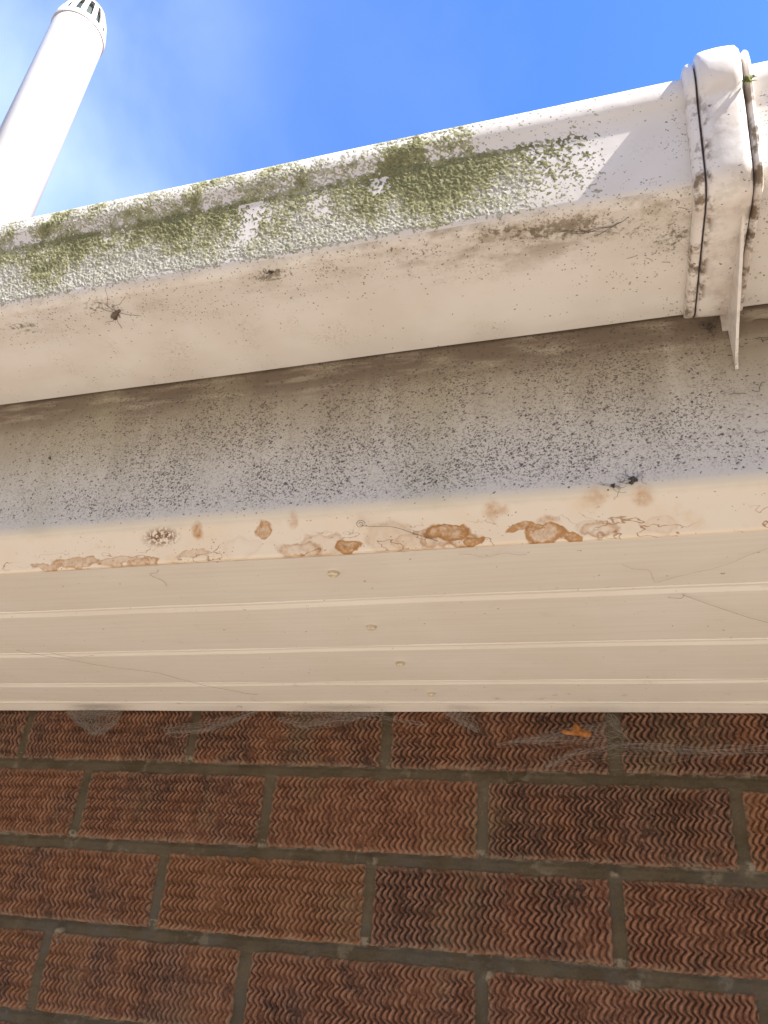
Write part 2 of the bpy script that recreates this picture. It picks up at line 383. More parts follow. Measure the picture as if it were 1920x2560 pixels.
def mat_mortar():
    g = NT('mortar')
    a = g.mix(g.rng(g.noise(.03, 4), .35, .65), (.12, .096, .06), (.165, .134, .09))
    a = g.mix(g.mul(g.rng(g.noise(.5, 4, .7), .5, .7), .4), a, (.19, .165, .125))
    a = g.mix(g.mul(g.rng(g.Z, 80, -150, .0, .6), g.rng(g.noise(.02, 2), .45, .6)), a, (.16, .145, .12))  # mortar paler lower down: the wall's light gradient painted in
    at = g.n('ShaderNodeVertexColor', layer_name='col')
    rv = g.n('ShaderNodeSeparateColor', at.outputs['Color']).outputs
    sm = g.mul(rv[1], g.rng(g.noise(.10, 5, .65), .47, .58))
    a = g.mix(g.mul(sm, .85), a, (.36, .315, .24))
    g.bump(g.add(g.noise(.9, 4, .75), g.mul(g.noise(.15, 3), 1.5)), .9, .0016)
    return g.fin(a, .95, .15)
def mat_moss():
    g = NT('moss_crust'); at = g.n('ShaderNodeVertexColor', layer_name='col')
    k = g.rng(g.noise(1.0, 3, .6), .3, .7, .7, 1.2)
    c = g.mix(1, at.outputs['Color'], g.n('ShaderNodeCombineColor', k, k, k).outputs[0], 'MULTIPLY')
    g.bump(g.noise(2.2, 2), .5, .0005)
    return g.fin(c, 1, 0)
M_GUT = mat_gutter(); M_UNI = mat_union(); M_FAS = mat_fascia(); M_SOF = mat_soffit(); M_BRK = mat_brick(); M_MOR = mat_mortar(); M_MOSS = mat_moss()
M_PIPE = plain('pipe_plastic', (.56, .56, .56), .35, var=.04, vs=.02)
M_DARK = plain('dark_seal', (.06, .05, .075), .6)
M_SLOT = plain('vent_mesh_dark', (.015, .03, .03), .7)
M_BUG = plain('insect_brown', (.15, .11, .08), .6)
M_DIRT = plain('dark_dirt', (.085, .07, .058), .95, (2.0, .6, .001), .4, .8)
M_HAIR = plain('dry_fibre', (.10, .08, .06), .8)
M_LEAF = plain('orange_leaf', (.44, .17, .035), .6, (.6, .4, .001), .3, .3)
M_TILE = plain('roof_tile_clay', (.20, .10, .07), .9, (.05, .5, .004))
M_NAILSKIRT = plain('nail_skirt_tan', (.56, .50, .41), .9)
M_NAIL = plain('cream_nail_cap', (.72, .64, .46), .45, (.8, .4, .0006), .2, .5)
def mat_web():
    g = NT('cobweb_silk'); tr = g.n('ShaderNodeBsdfTranslucent', (.40, .38, .35)); df = g.n('ShaderNodeBsdfDiffuse', (.48, .455, .42))
    m = g.n('ShaderNodeMixShader', .35, df.outputs[0], tr.outputs[0]); g.t.links.new(m.outputs[0], g.o.inputs[0]); return g.m
M_WEB = mat_web()
def mat_wing():
    g = NT('insect_wing'); tr = g.n('ShaderNodeBsdfTransparent'); df = g.n('ShaderNodeBsdfDiffuse', (.16, .12, .09))
    m = g.n('ShaderNodeMixShader', .45, tr.outputs[0], df.outputs[0]); g.t.links.new(m.outputs[0], g.o.inputs[0]); return g.m
M_WING = mat_wing()
# ------------------------------------------------------------------ ground
g = NT('bounce_ground')
gc = g.mix(g.rng(g.noise(.0012, 4), .35, .65), (.43, .37, .288), (.365, .31, .242))
gc = g.mix(g.mul(g.rng(g.noise(.08, 4, .7), .45, .7), .4), gc, (.17, .145, .11))
gc = g.mix(g.rng(g.noise(.9, 2), .4, .6, 0, .25), gc, (.30, .25, .19))
far_dark = g.mix(g.noise(.02, 5, .7), (.10, .078, .055), (.17, .135, .10))
gc = g.mix(g.rng(g.add(g.Y, g.mul(g.noise(.01, 2), 60)), -2640, -2620), far_dark, gc)  # unseen ground: pale near part, dark far part, split shaped for bounce light
g.bump(g.noise(.05, 4), .5, .004)
M_GR = g.fin(gc, .95, .2)
N = 41; gx = np.concatenate([-np.geomspace(400000, 400, 20), [0], np.geomspace(400, 400000, 20)])
gX, gY = np.meshgrid(gx, gx, indexing='ij')
mesh('ground', np.column_stack([gX.ravel(), gY.ravel(), np.full(N * N, -ZG)]), grid_faces(N, N), M_GR)
tag(bpy.data.objects['ground'], kind='structure')
# ------------------------------------------------------------------ brick wall
def wave_h(x, z, seed):
    """combed wavy grooves of a rustic brick face; returns depth below the crown in mm"""
    rg = np.random.default_rng(seed)
    per = 11.2 * rg.uniform(.92, 1.12); w = 5.6 * rg.uniform(.94, 1.08); A = 2.1 * rg.uniform(.8, 1.15)
    ph = rg.uniform(0, 6.28) + 1.3 * fbm(x, z, 55, seed + 5, 3)
    zz = 2 * np.pi * z / per + ph
    wv = A * (1 + .35 * fbm(x, z, 40, seed + 15, 2)) * (np.sin(zz) + .22 * np.sin(2 * zz + .9))
    t = (x + wv + 2.0 * fbm(x, z, 34, seed + 9, 3) + .3 * vnoise(x, z, 3.5, seed + 3)) / w
    f = t - np.floor(t)
    # rounded rib with a steep left flank and a narrow groove
    rib = np.sin(np.pi * np.clip(f * .95 + .05, 0, 1) ** .66) ** .8
    dmg = sst(.40, .66, fbm(x, z, 12, seed + 21, 4)); wornz = .62 + .38 * sst(-.45, .3, fbm(x, z, 30, seed + 25, 2))
    rib = rib * (1 - .75 * dmg) + .45 * .75 * dmg
    return 5.4 * (1 - rib) * wornz + .7 * dmg, rib * (1 - dmg)
BV, BF, BM, BC, bn = [], [], [], [], 0
def add_grid(X, Y, Z, mat, col):
    global bn
    n, m = X.shape; V = np.column_stack([X.ravel(), Y.ravel(), Z.ravel()]); f = grid_faces(n, m) + bn
    BV.append(V); BF.append(f); BM.append(np.full(len(f), mat)); BC.append(col.reshape(-1, 4)); bn += len(V)
zbed = {0: 5.5, 1: -73., 2: -151.5, 3: -229.5}
slope = {0: -.001, 1: .005, 2: .0068, 3: .012}
def bedz(k, x):          # bed joint k lies under course k+1
    if k in zbed: return zbed[k] + slope[k] * np.clip(x, -700, 400)
    if k < 0: return 5.5 - 77.5 * k
    return -229.5 - 77.5 * (k - 3) + slope[3] * np.clip(x, -700, 400) * (.5 if k > 4 else 1)
def fine(x0, x1, c): return c >= -0 and c <= 4 and x1 > -700 and x0 < 330
rs = random.Random(4)
for c in range(-2, 31):
    # course c spans from bed joint c-1 (its top) down to bed joint c
    shift = 99.5 if c % 2 == 0 else 205.0 - 5.5
    if c % 2 == 0: shift = 99.5
    else: shift = 199.5
    if c % 4 == 2: shift = 92.5
    for k in range(-13, 12):
        xa = shift + 225 * k + 4.8 + rs.uniform(-1, 1); xb = shift + 225 * (k + 1) - 4.8 + rs.uniform(-1, 1)
        if c == 3: xa += 0; 
        zt_e, zb_e = 5.1 + rs.uniform(-.6, .8), 4.7 + rs.uniform(-.8, .6)
        seed = 1000 + c * 97 + k * 13
        isf = fine(xa, xb, c)
        dx = .72 if isf else 12.; dz = .95 if isf else 9.
        if isf and (c == 4): dx, dz = .9, 1.1
        nx = max(4, int((xb - xa) / dx)); nz = max(4, int(66 / dz))
        u = np.linspace(0, 1, nx)[:, None] * np.ones((1, nz)); v = np.ones((nx, 1)) * np.linspace(0, 1, nz)[None, :]
        X = xa + (xb - xa) * u
        zt = bedz(c - 1, X) - zt_e; zb = bedz(c, X) + zb_e
        Z = zb + (zt - zb) * v
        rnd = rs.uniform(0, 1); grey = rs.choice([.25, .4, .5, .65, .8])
        if c <= 0: rnd *= .35; grey = max(grey, .75)  # top courses darkened: soffit shade painted into the brick colour
        if isf:
            # ragged arrises
            eu = np.minimum(u, 1 - u) * (xb - xa); ev = np.minimum(v, 1 - v) * 66
            rag = 1.5 * fbm(X, Z, 8, seed + 40, 3)
            X = X + (u - .5) * 1.6 * fbm(Z, X * 0 + k * 50, 11, seed + 50, 3) * (eu < 20)
            Z = Z + (v - .5) * 2.4 * fbm(X, X * 0 + c * 50, 13, seed + 51, 3)
            e = np.minimum(eu + 1.2 * rag + .4, ev + 1.5 * rag + .6)
            h, crest = wave_h(X, Z, seed)
            comb = sst(1.0, 6.5, ev + 3.0 * fbm(X, Z, 6, seed + 70, 2)) * .85 + .15
            h = h * comb + 1.2 * (1 - comb)
            Y = h + 3.2 * (1 - sst(0, 3.0, e)) + .18 * vnoise(X, Z, 1.6, seed + 2) + .5 * fbm(X, Z, 70, seed + 60, 2)
            edge = 1 - sst(1, 6.5, np.minimum(eu, ev) + 2 * rag)
            Y[0, :] = 9; Y[-1, :] = 9; Y[:, 0] = 9; Y[:, -1] = 9
        else:
            Y = .8 + .5 * fbm(X, Z, 40, seed, 2); edge = X * 0; crest = X * 0 + .5
            Y[0, :] = 9; Y[-1, :] = 9; Y[:, 0] = 9; Y[:, -1] = 9
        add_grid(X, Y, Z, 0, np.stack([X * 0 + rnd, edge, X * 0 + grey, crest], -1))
# mortar: one bedded sheet just behind the brick faces, tooled, and lumpy where it squeezed out
def mortar(x0, x1, z0, z1, dx, dz, det):
    nx = int((x1 - x0) / dx) + 1; nz = int((z1 - z0) / dz) + 1
    X, Z = np.meshgrid(np.linspace(x0, x1, nx), np.linspace(z0, z1, nz), indexing='ij')
    Y = 3.6 + .9 * fbm(X, Z, 30, 77, 3) + (.35 * fbm(X, Z, 3, 78, 2) if det else 0)
    ed = np.zeros_like(X)
    if det:
        for k in range(-1, 6):
            dd = Z - bedz(k, X)
            Y = Y + 1.5 * sst(0, 5, dd) * (dd > -8) * (dd < 8) - .9 * sst(0, 5, -dd) * (dd > -8) * (dd < 8)  # weather-struck bed
            ed = np.maximum(ed, sst(2.5, 6.0, np.abs(dd)) * (np.abs(dd) < 12) * (dd > 0))
        for lx, lz, r, hh in ((-462, -158, 7, 5.5), (-460, -168, 5, 4), (-354, -148, 5, 3), (102, -158, 9, 3.5), (92, -75, 5, 3), (-477, -66, 5, 3.5), (-19, -160, 8, 3.0), (199, -64, 10, 2.5), (-132, -76, 6, 2.5)):
            d = np.hypot(X - lx, (Z - lz) * 1.2) / r * (1 + .4 * fbm(X, Z, 5, 88, 2)); m = 1 - sst(.3, 1.1, d)
            Y = Y - hh * m; ed = np.maximum(ed, m)
        ed = np.maximum(ed, .5 * sst(.3, .6, fbm(X, Z, 25, 93, 3)))
    add_grid(X, Y, Z, 1, np.stack([X * 0, ed, X * 0, X * 0], -1))
mortar(-950, 480, -390, 250, 1.6, 1.1, True)
mortar(-2900, -950, -ZG, 250, 60, 30, False); mortar(480, 2800, -ZG, 250, 60, 30, False); mortar(-950, 480, -ZG, -390, 40, 30, False)
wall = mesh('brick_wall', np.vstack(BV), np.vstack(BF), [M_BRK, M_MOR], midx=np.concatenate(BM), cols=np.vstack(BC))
# body of the wall behind its face
bv, bf = extrude_x([(11, -ZG), (11, 255), (220, 255), (220, -ZG)], [-2900, 2800])
tag(wall, 'rustic brown brick wall with wavy combed faces and grey mortar below the soffit', 'brick wall')
mesh('wall_core', bv, bf, M_MOR, wall, smooth=False, cols=np.zeros((len(bv), 3)))
# ------------------------------------------------------------------ soffit
sof = thing('soffit', (0, -180, 66), 'cream plastic soffit of grooved boards under the eaves between fascia and brick wall', 'soffit')
xs_long = list(np.linspace(-2600, -760, 6)) + list(np.linspace(-700, 400, 56)) + list(np.linspace(460, 2500, 6))
def wob(seed, a):
    return lambda x: a * math.sin(x * .013 + seed) + a * .6 * math.sin(x * .031 + seed * 2.3)
edges = [-372, -303, -203, -104, -33]
nails = [(-64, -347.9), (-68.8, -248), (-70.3, -158), (-64.7, -63.7)]
zs = 68.4
for i in range(4):
    y0, y1 = edges[i], edges[i + 1]
    p = []
    if i == 0: p = [(y0, zs + 6), (y0, zs)]
    else: p = [(y0 + .5, zs + 7), (y0 + .9, zs + .8), (y0 + 1.6, zs + .1), (y0 + 4.2, zs), (y0 + 4.7, zs + 1.8), (y0 + 5.2, zs + 3.4), (y0 + 7, zs + 3.0), (y0 + 11.5, zs + .5), (y0 + 12.8, zs + .08), (y0 + 14.5, zs)]
    p += [(y1 - 1.0, zs), (y1 - .2, zs + .5), (y1, zs + 1.2), (y1, zs + 8)]
    v, f = extrude_x(p[::-1], xs_long, wob(i, .25))
    b = mesh('soffit_board', v, f, M_SOF, sof, sharp=14)
    nx, ny = nails[i]
    pr = [(0.01, -2.6), (1.3, -2.5), (2.0, -2.9), (2.9, -2.7), (3.4, -1.9), (3.9, -.6), (4.1, .25)]
    v, f = lathe((nx, ny, zs - .1), pr, 20)
    v = np.array(v); v[:, 2] += .18 * vnoise(v[:, 0], v[:, 1], 1.1, 5 + i); v[:, 1] += (v[:, 2] - zs) * .25
    mesh('nail_head', v, f, [M_NAIL, M_NAILSKIRT], b, midx=[1 if q // 20 >= 4 else 0 for q in range(len(f))])  # skirt faces get a darker tan than the cap
v, f = extrude_x([(-33, zs + 3), (-32.6, zs - .6), (-31.5, zs - 1.2), (-27, zs - 1.2), (-26, zs + .8), (-24.5, zs + 1.6), (-5, zs - 2.2), (-2, zs - 2.4), (-.6, zs - 1.6), (-.4, zs + 10), (-30, zs + 10)][::-1], xs_long, wob(7, .2))
mesh('edge_trim', v, f, M_SOF, sof, sharp=20)
# ------------------------------------------------------------------ fascia
YF = -388.0
pf = [(YF, 285), (YF, 99)] + [(YF + 9 + 9 * math.cos(math.radians(a)), 97 + 9 * math.sin(math.radians(a))) for a in (184, 192, 202, 212, 222, 231)]
pf += [(-376.4, 70.0), (-375.6, 69.0), (-374.9, 68.3), (-373.6, 68.0), (-372.5, 69), (-372.5, 285)]
v, f = extrude_x(pf, xs_long, wob(3, .35))
fas = mesh('fascia_board', v, f, M_FAS, sharp=25)
tag(fas, 'white fascia board behind the gutter, speckled with black mildew, brown stains along its peach-tinted foot', 'fascia board')
# ------------------------------------------------------------------ gutter
def rprof(o=0.0):
    """outer skin of the gutter, from the back bottom edge round to the lip, offset outwards by o"""
    base = [(-389.5, 207.4), (-430, 207.4), (-466, 207.2), (-469.5, 206.7), (-472.5, 207.6)]
    c = (-472.8, 216.2); r = 9.0
    base += [(c[0] + r * math.cos(math.radians(a)), c[1] + r * math.sin(math.radians(a))) for a in (262, 250, 238, 226, 214, 204, 196.5)]
    base += [(-484.8, 226), (-489.4, 241), (-491.8, 249), (-493.6, 253.6), (-495.2, 256.6), (-496.6, 259.2), (-497.6, 262.4), (-498.2, 266), (-498.4, 268.3)]
    base += arc(-494.9, 268.6, 3.5, 176, 70, 5)
    P = np.array(base)
    T = np.gradient(P, axis=0); T /= np.linalg.norm(T, axis=1)[:, None]
    Nn = np.column_stack([-T[:, 1], T[:, 0]])      # outward: down, then forward, then up over the lip
    return P, Nn
P0, N0 = rprof()
def resample(P, step):
    d = np.r_[0, np.cumsum(np.linalg.norm(np.diff(P, axis=0), axis=1))]; n = max(2, int(d[-1] / step)); t = np.linspace(0, d[-1], n)
    return np.column_stack([np.interp(t, d, P[:, 0]), np.interp(t, d, P[:, 1])]), t
Pi = P0 - N0 * 2.1
gut_closed = np.vstack([P0, Pi[::-1][:-1], [(-391.4, 210), (-391.4, 262), (-389.2, 262)]])
def gutter(name, x0, x1, dz, label, seed):
    xs = sorted(set(list(np.linspace(x0, x1, 90))))
    w = wob(seed, .3)
    v, f = extrude_x(gut_closed, xs, lambda x: w(x) + dz)
    o = mesh(name, v, f, M_GUT, sharp=35)
    return tag(o, label, 'gutter', 'lengths of gutter along the fascia')
gutter('gutter', -2400, 163, 0, 'long white square gutter coated in green moss, left of the joint clip, grimy underneath', 1)
gutter('gutter', 188.5, 2300, .6, 'clean bright white gutter right of the joint clip', 2)
# sharp-edged ends are fine: both are inside the union
# ------------------------------------------------------------------ union clip
un = thing('gutter_union', (177, -440, 200), 'white plastic union clip joining two gutter lengths, streaked with black dirt along its seams', 'gutter clip')
def sweep_union(name, stations, mat, p_lo=0.0, top_extra=0.0):
    base, t = resample(P0, 2.2); nrm = np.gradient(base, axis=0); nrm /= np.linalg.norm(nrm, axis=1)[:, None]
    nrm = np.column_stack([-nrm[:, 1], nrm[:, 0]])
    for _ in range(3): nrm[1:-1] = (nrm[:-2] + nrm[1:-1] + nrm[2:]) / 3
    nrm /= np.linalg.norm(nrm, axis=1)[:, None]
    V = []; m = None
    k = sst(0, 6, t)                                  # rounds off the end by the fascia
    tt = t / t[-1]
    for x, o in stations:
        oo = o * (.35 + .65 * k) * (1 + .35 * sst(.45, .75, tt)) + top_extra * sst(.85, 1, tt)
        outer = base + nrm * oo[:, None]
        outer[:, 0] += 1.5
        inner = base[::-1] + nrm[::-1] * .15; inner[:, 0] += 1.5
        # tuck the clip over the lip
        ring = np.vstack([outer, inner]); V.append(np.column_stack([np.full(len(ring), x), ring])); m = len(ring)
    V = np.vstack(V); f = [list(a)[::-1] for a in grid_faces(len(stations), m, True)]
    f.append(list(range(m))); f.append([(len(stations) - 1) * m + i for i in range(m)][::-1])
    return mesh(name, V, f, mat, un, sharp=40)
sweep_union('side_flange', [(158.6, .3), (158.8, 3.0), (159.5, 4.6), (160.8, 5.5), (162.4, 5.7), (163.4, 5.4), (163.9, 4.4), (164.1, 1.0)], M_UNI)
sweep_union('seal', [(164.0, .5), (164.1, 3.6), (164.9, 3.8), (165.0, .5)], M_DARK)
bd = sweep_union('clip_body', [(164.7, .5), (164.8, 5.0), (165.4, 6.2), (167, 7.0), (170, 7.3), (176, 7.5), (181, 7.3), (184, 7.0), (185.1, 6.2), (185.6, 5.0), (185.7, .5)], M_UNI, top_extra=2.5)
sweep_union('seal', [(185.5, .5), (185.6, 3.6), (186.4, 3.8), (186.5, .5)], M_DARK)
sweep_union('side_flange', [(186.2, .4), (186.3, 4.4), (187.2, 5.6), (188.4, 6.4), (189.6, 6.2), (190.2, 5.0), (190.4, .4)], M_UNI, top_extra=0.0)
# bracket gusset: a thin triangular web under the clip that runs down the fascia
def plate_x(poly, x0, x1):
    poly = np.array(poly); n = len(poly)
    V = np.vstack([np.column_stack([np.full(n, x0), poly]), np.column_stack([np.full(n, x1), poly])])
    f = [list(range(n)), list(range(n, 2 * n))[::-1]] + [[i, i + n, (i + 1) % n + n, (i + 1) % n] for i in range(n)]
    return V, f
v, f = plate_x([(-484, 209), (-489, 221), (-483, 206.0), (-470, 200.5), (-440, 189), (-410, 176.5), (-393, 168.5), (-390.2, 164.8), (-388.4, 165.6), (-388.4, 210)][::-1], 184.6, 186.3)
v, f = plate_x([(-484, 208), (-470, 201.5), (-440, 189), (-410, 176.5), (-393, 167.2), (-389.6, 163.4), (-388.6, 163.0), (-388.4, 209)], 181.4, 183.0)
mesh('bracket_web', v, f, M_UNI, un, smooth=False)
v, f = plate_x([(-389.4, 192), (-388.2, 192), (-388.2, 206), (-389.4, 206)], 178.4, 181.4)
mesh('back_plate', v, f, M_UNI, un, smooth=False)
# ------------------------------------------------------------------ moss crust on the gutter front
def moss_sheet(name, x0, x1, s0, s1, step, dens, seed, label):
    base, t = resample(P0, .3); nr = np.gradient(base, axis=0); nr /= np.linalg.norm(nr, axis=1)[:, None]; nr = np.column_stack([-nr[:, 1], nr[:, 0]])
    for _ in range(8): nr[1:-1] = (nr[:-2] + nr[1:-1] + nr[2:]) / 3
    nr /= np.linalg.norm(nr, axis=1)[:, None]
    s = np.arange(s0, s1, step); xs = np.arange(x0, x1, step * 1.05)
    X, Sx = np.meshgrid(xs, s, indexing='ij')
    by = np.interp(s, t, base[:, 0]); bz = np.interp(s, t, base[:, 1]); ny = np.interp(s, t, nr[:, 0]); nz = np.interp(s, t, nr[:, 1])
    cover, green = dens(X, Sx)
    grain = fbm(X + .5 * Sx, Sx, 1.0, seed, 2); grain2 = fbm(X + .4 * Sx, Sx, 2.0, seed + 7, 2)
    h = .30 * (cover - .42) + .23 * grain + .09 * grain2
    h = np.clip(h, -.3, 1.1)
    h = h * (1 + .6 * np.clip(green - .5, 0, .6))
    w = wob(1, .3); dzw = np.array([w(x) for x in xs])[:, None]
    Y = by[None, :] + ny[None, :] * (h + .02); Z = bz[None, :] + nz[None, :] * (h + .02) + dzw
    F4 = grid_faces(len(xs), len(s)); keep = (h.ravel()[F4] > 0.0).sum(1) >= 2
    cn = fbm(X, Sx, 2.0, seed + 20, 2) * .5 + .5
    gg = sst(.12, .85, np.clip(green + .75 * (cn - .5), 0, 1))[..., None]; dk = sst(.50, 1.05, green + .35 * grain2 + .25 * fbm(X, Sx, 6, seed + 41, 2))[..., None]
    pale = np.array([.50, .49, .415]); yg = np.array([.375, .37, .20]); dkc = np.array([.175, .175, .095])
    col = pale * (1 - gg) + yg * gg; col = col * (1 - .75 * dk) + dkc * .75 * dk
    col = col * (1 + .16 * vnoise(X, Sx, 1.0, seed + 31))[..., None]
    grain_shade = (sst(.18, .55, fbm(X + .6 * Sx, Sx, 1.3, seed + 51, 2)) * (.35 + .5 * np.clip(green, 0, 1)))[..., None]  # dark dots painted in for the small shadows between moss grains
    col = col * (1 - grain_shade) + np.array([.15, .16, .09]) * grain_shade
    V = np.column_stack([X.ravel(), Y.ravel(), Z.ravel()])
    F4 = F4[keep]; used = np.unique(F4); remap = -np.ones(len(V), int); remap[used] = np.arange(len(used))
    o = mesh(name, V[used], remap[F4], M_MOSS, cols=col.reshape(-1, 3)[used])
    return tag(o, label, 'moss', kind='stuff')
lens = np.r_[0, np.cumsum(np.linalg.norm(np.diff(P0, axis=0), axis=1))]
S_bot = lens[11]      # start of the flat front
S_fold = lens[14]; S_top = lens[20]
def dens_main(X, Sx):
    u = (Sx - S_bot) / (S_fold - S_bot)            # 0 bottom of the face .. 1 at the fold of the lip, >1 lip band
    big = fbm(X, Sx, 38, 301, 3); mid = fbm(X, Sx, 14, 305, 3)
    right = 1 - sst(50, 122, X - 10 * u + 26 * mid)
    cover = (.86 + .30 * mid + .18 * big) * right
    cover = cover * sst(-.10, .06, u + .06 * mid)
    # bare patches
    bare = np.exp(-((X + 92 - 8 * u + 5 * big) / 9) ** 2) * sst(.15, .4, u) * (u < 1.0)
    bare = np.maximum(bare, .9 * np.exp(-((X + 45 + 10 * big) / 10) ** 2) * sst(.3, .5, u) * (u < .95) * sst(-.1, .2, mid))
    bare = np.maximum(bare, .8 * np.exp(-((X + 5 + 6 * mid) / 8) ** 2) * sst(.6, .8, u) * (u < .98))
    cover = cover - .75 * bare
    green = .33 + .36 * sst(.25, .9, u) + .42 * big + .45 * mid
    green = green + .28 * np.exp(-((X + 170) / 80) ** 2) * sst(.45, .8, u) + .12 * np.exp(-((X - 45) / 50) ** 2) + .15 * np.exp(-((X - 95) / 18) ** 2)
    green = green - .25 * sst(-200, -300, X) * (u < .7) - .25 * (1 - sst(.05, .4, u))
    band = sst(1.0, 1.12, u)
    bc = (.55 + .75 * mid + .28 * big) * (1 - sst(42, 62, X + 8 * mid)) + .0
    bg_ = .35 + .75 * mid + .35 * big + .25 * np.exp(-((X - 20) / 40) ** 2)
    cover = cover * (1 - band) + bc * band; green = green * (1 - band) + bg_ * band
    return cover, np.clip(green, 0, 1.1)
moss_sheet('moss', -420, 118, S_bot - 3, S_top + 2, .42, dens_main, 11, 'crusty green and grey moss covering the front of the left gutter length')
# ------------------------------------------------------------------ vent pipe
px, py = -938, -43
vp = thing('vent_pipe', (px, py, 430), 'tall white vent pipe with slotted cap rising behind the gutter', 'vent pipe')
v, f = lathe((px, py, 0), [(52, 380), (52, 1538), (55, 1541), (55, 380)][::-1][:0] + [(55, 380), (55, 1540), (54.4, 1543), (50, 1543), (50, 380)], 64, closed=True)
mesh('pipe', v, f, M_PIPE, vp)
cap = thing_cap = None
v, f = lathe((px, py, 0), [(50.5, 1540), (56.5, 1541), (57.2, 1543), (57, 1556), (55.5, 1559), (50, 1559)], 64, closed=True)
cap = mesh('vent_cap', v, f, M_PIPE, vp)
parts = []; ns_ = 15
for i in range(ns_):
    a0 = 2 * math.pi * (i + .1) / ns_; da = 2 * math.pi / ns_ * .23
    ring = []
    pr = [(56, 1556), (54, 1575), (50, 1595), (45.5, 1612), (41, 1624), (36, 1630)]
    V = []
    for (r, z) in pr:
        hw = da * (1 if z < 1600 else 1.05)
        for (rr, aa) in ((r, a0 - hw), (r, a0 + hw), (r - 4, a0 + hw), (r - 4, a0 - hw)):
            V.append((px + rr * math.cos(aa), py + rr * math.sin(aa), z))
    Fq = [list(q) for q in grid_faces(len(pr), 4, True)] + [[0, 1, 2, 3], [len(V) - 4 + j for j in (3, 2, 1, 0)]]
    mesh('slat', V, Fq, M_PIPE, cap, smooth=False)
v, f = lathe((px, py, 0), [(38, 1627), (39.5, 1629), (38.5, 1633), (30, 1637), (15, 1639.5), (.1, 1640), (.1, 1634), (36, 1627)], 48)
mesh('cap_top', v, f, M_PIPE, cap)
v, f = lathe((px, py, 0), [(48, 1550), (44, 1580), (36, 1608), (26, 1624), (.1, 1625)], 40)
mesh('cap_lining', v, f, M_SLOT, cap)
v, f = lathe((px, py, 0), [(56, 560), (58, 558), (58, 530), (74, 500), (120, 440), (120, 400), (56, 400)], 48)
mesh('collar', v, f, plain('lead_grey', (.16, .16, .17), .6), vp)
# ------------------------------------------------------------------ roof above (out of this view, gives its shade)
rf = thing('tiled_roof', (0, 0, 300), 'clay tiled roof rising behind the gutter', 'roof')
parts = []
for k in range(9):
    y0 = -440 + k * 250; z0 = 300 + k * 132
    xs = np.linspace(-2500, 2400, 197); pz = 9 * np.abs(np.sin(xs * math.pi / 150)) 
    V = np.vstack([np.column_stack([xs, xs * 0 + y0, z0 + pz]), np.column_stack([xs, xs * 0 + y0 + 300, z0 + 158 + pz]), np.column_stack([xs, xs * 0 + y0 + 300, z0 + 146 + pz]), np.column_stack([xs, xs * 0 + y0, z0 - 14 + pz])])
    n = len(xs); f = []
    for a in range(4):
        b = (a + 1) % 4; f += [[a * n + i, b * n + i, b * n + i + 1, a * n + i + 1] for i in range(n - 1)]
    parts.append((V, f))
v, f = join(parts); mesh('roof_tiles', v, f, M_TILE, rf, smooth=False)
v, f = extrude_x([(-400, 284), (-400, 276), (1800, 1330), (1800, 1370)], [-2500, 2400]); mesh('roof_deck', v, f, M_TILE, rf, smooth=False)
# ------------------------------------------------------------------ dead fly on the gutter underside
fx, fy, fz = -189.6, -462, 206.3
v, f = blob((-.6, 0, 0), (3.7, 1.35, 1.1), 3, 12, 12, .10); 
ang = math.radians(28); ca, sa = math.cos(ang), math.sin(ang)
def place(V): V = np.asarray(V, float) * 1.3; return np.column_stack([fx + V[:, 0] * ca - V[:, 1] * sa, fy + V[:, 0] * -sa * 1.0 - V[:, 1] * ca, fz + V[:, 2]])
hd = blob((4.0, 0, -.1), (.9, .8, .8), 4, 8, 10, .08)
legs = []
for pts in ([(2.5, .4, 0), (4.6, 3.9, -.6), (9, 2.2, -.5), (14.5, 2.6, .6)], [(2.3, .6, 0), (3.2, 6, -.6), (8, 8.2, -.3), (13, 12.5, .6)], [(1.2, .6, 0), (-.5, 4.6, -.5), (-2.6, 8.6, .6)],
            [(2.6, -.5, 0), (5.0, -3.4, -.6), (8.8, -9.6, .6)], [(1, -.6, 0), (-3, -3, -.6), (-7.6, -7.8, .6)], [(0, -.6, 0), (-5, -1.6, -.6), (-10, 0, .6)]):
    legs.append(tube(pts, [.15, .11, .09, .07][:len(pts)], 5))
v, f = join([(v, f), hd] + legs)
fly = mesh('dead_fly', place(v), f, M_BUG)
tag(fly, 'dead long-legged brown fly stuck to the underside of the mossy gutter', 'insect')
wg = [(2.2, 0, .3), (.5, -1.2, .35), (-2.5, -2.6, .4), (-4.4, -2.6, .4), (-4.8, -1.4, .4), (-3, -.4, .35)]
mesh('wing', place(wg + [(a, b, c + .08) for a, b, c in wg]), [[0, 1, 2, 3, 4, 5], [11, 10, 9, 8, 7, 6]], M_WING, fly)
wg = [(1.6, -.4, .5), (1.0, -2.6, .55), (.2, -5.0, .6), (-1.2, -5.6, .6), (-1.8, -4.2, .6), (-.6, -1.4, .5)]
mesh('wing', place(wg + [(a, b, c + .08) for a, b, c in wg]), [[0, 1, 2, 3, 4, 5], [11, 10, 9, 8, 7, 6]], M_WING, fly)
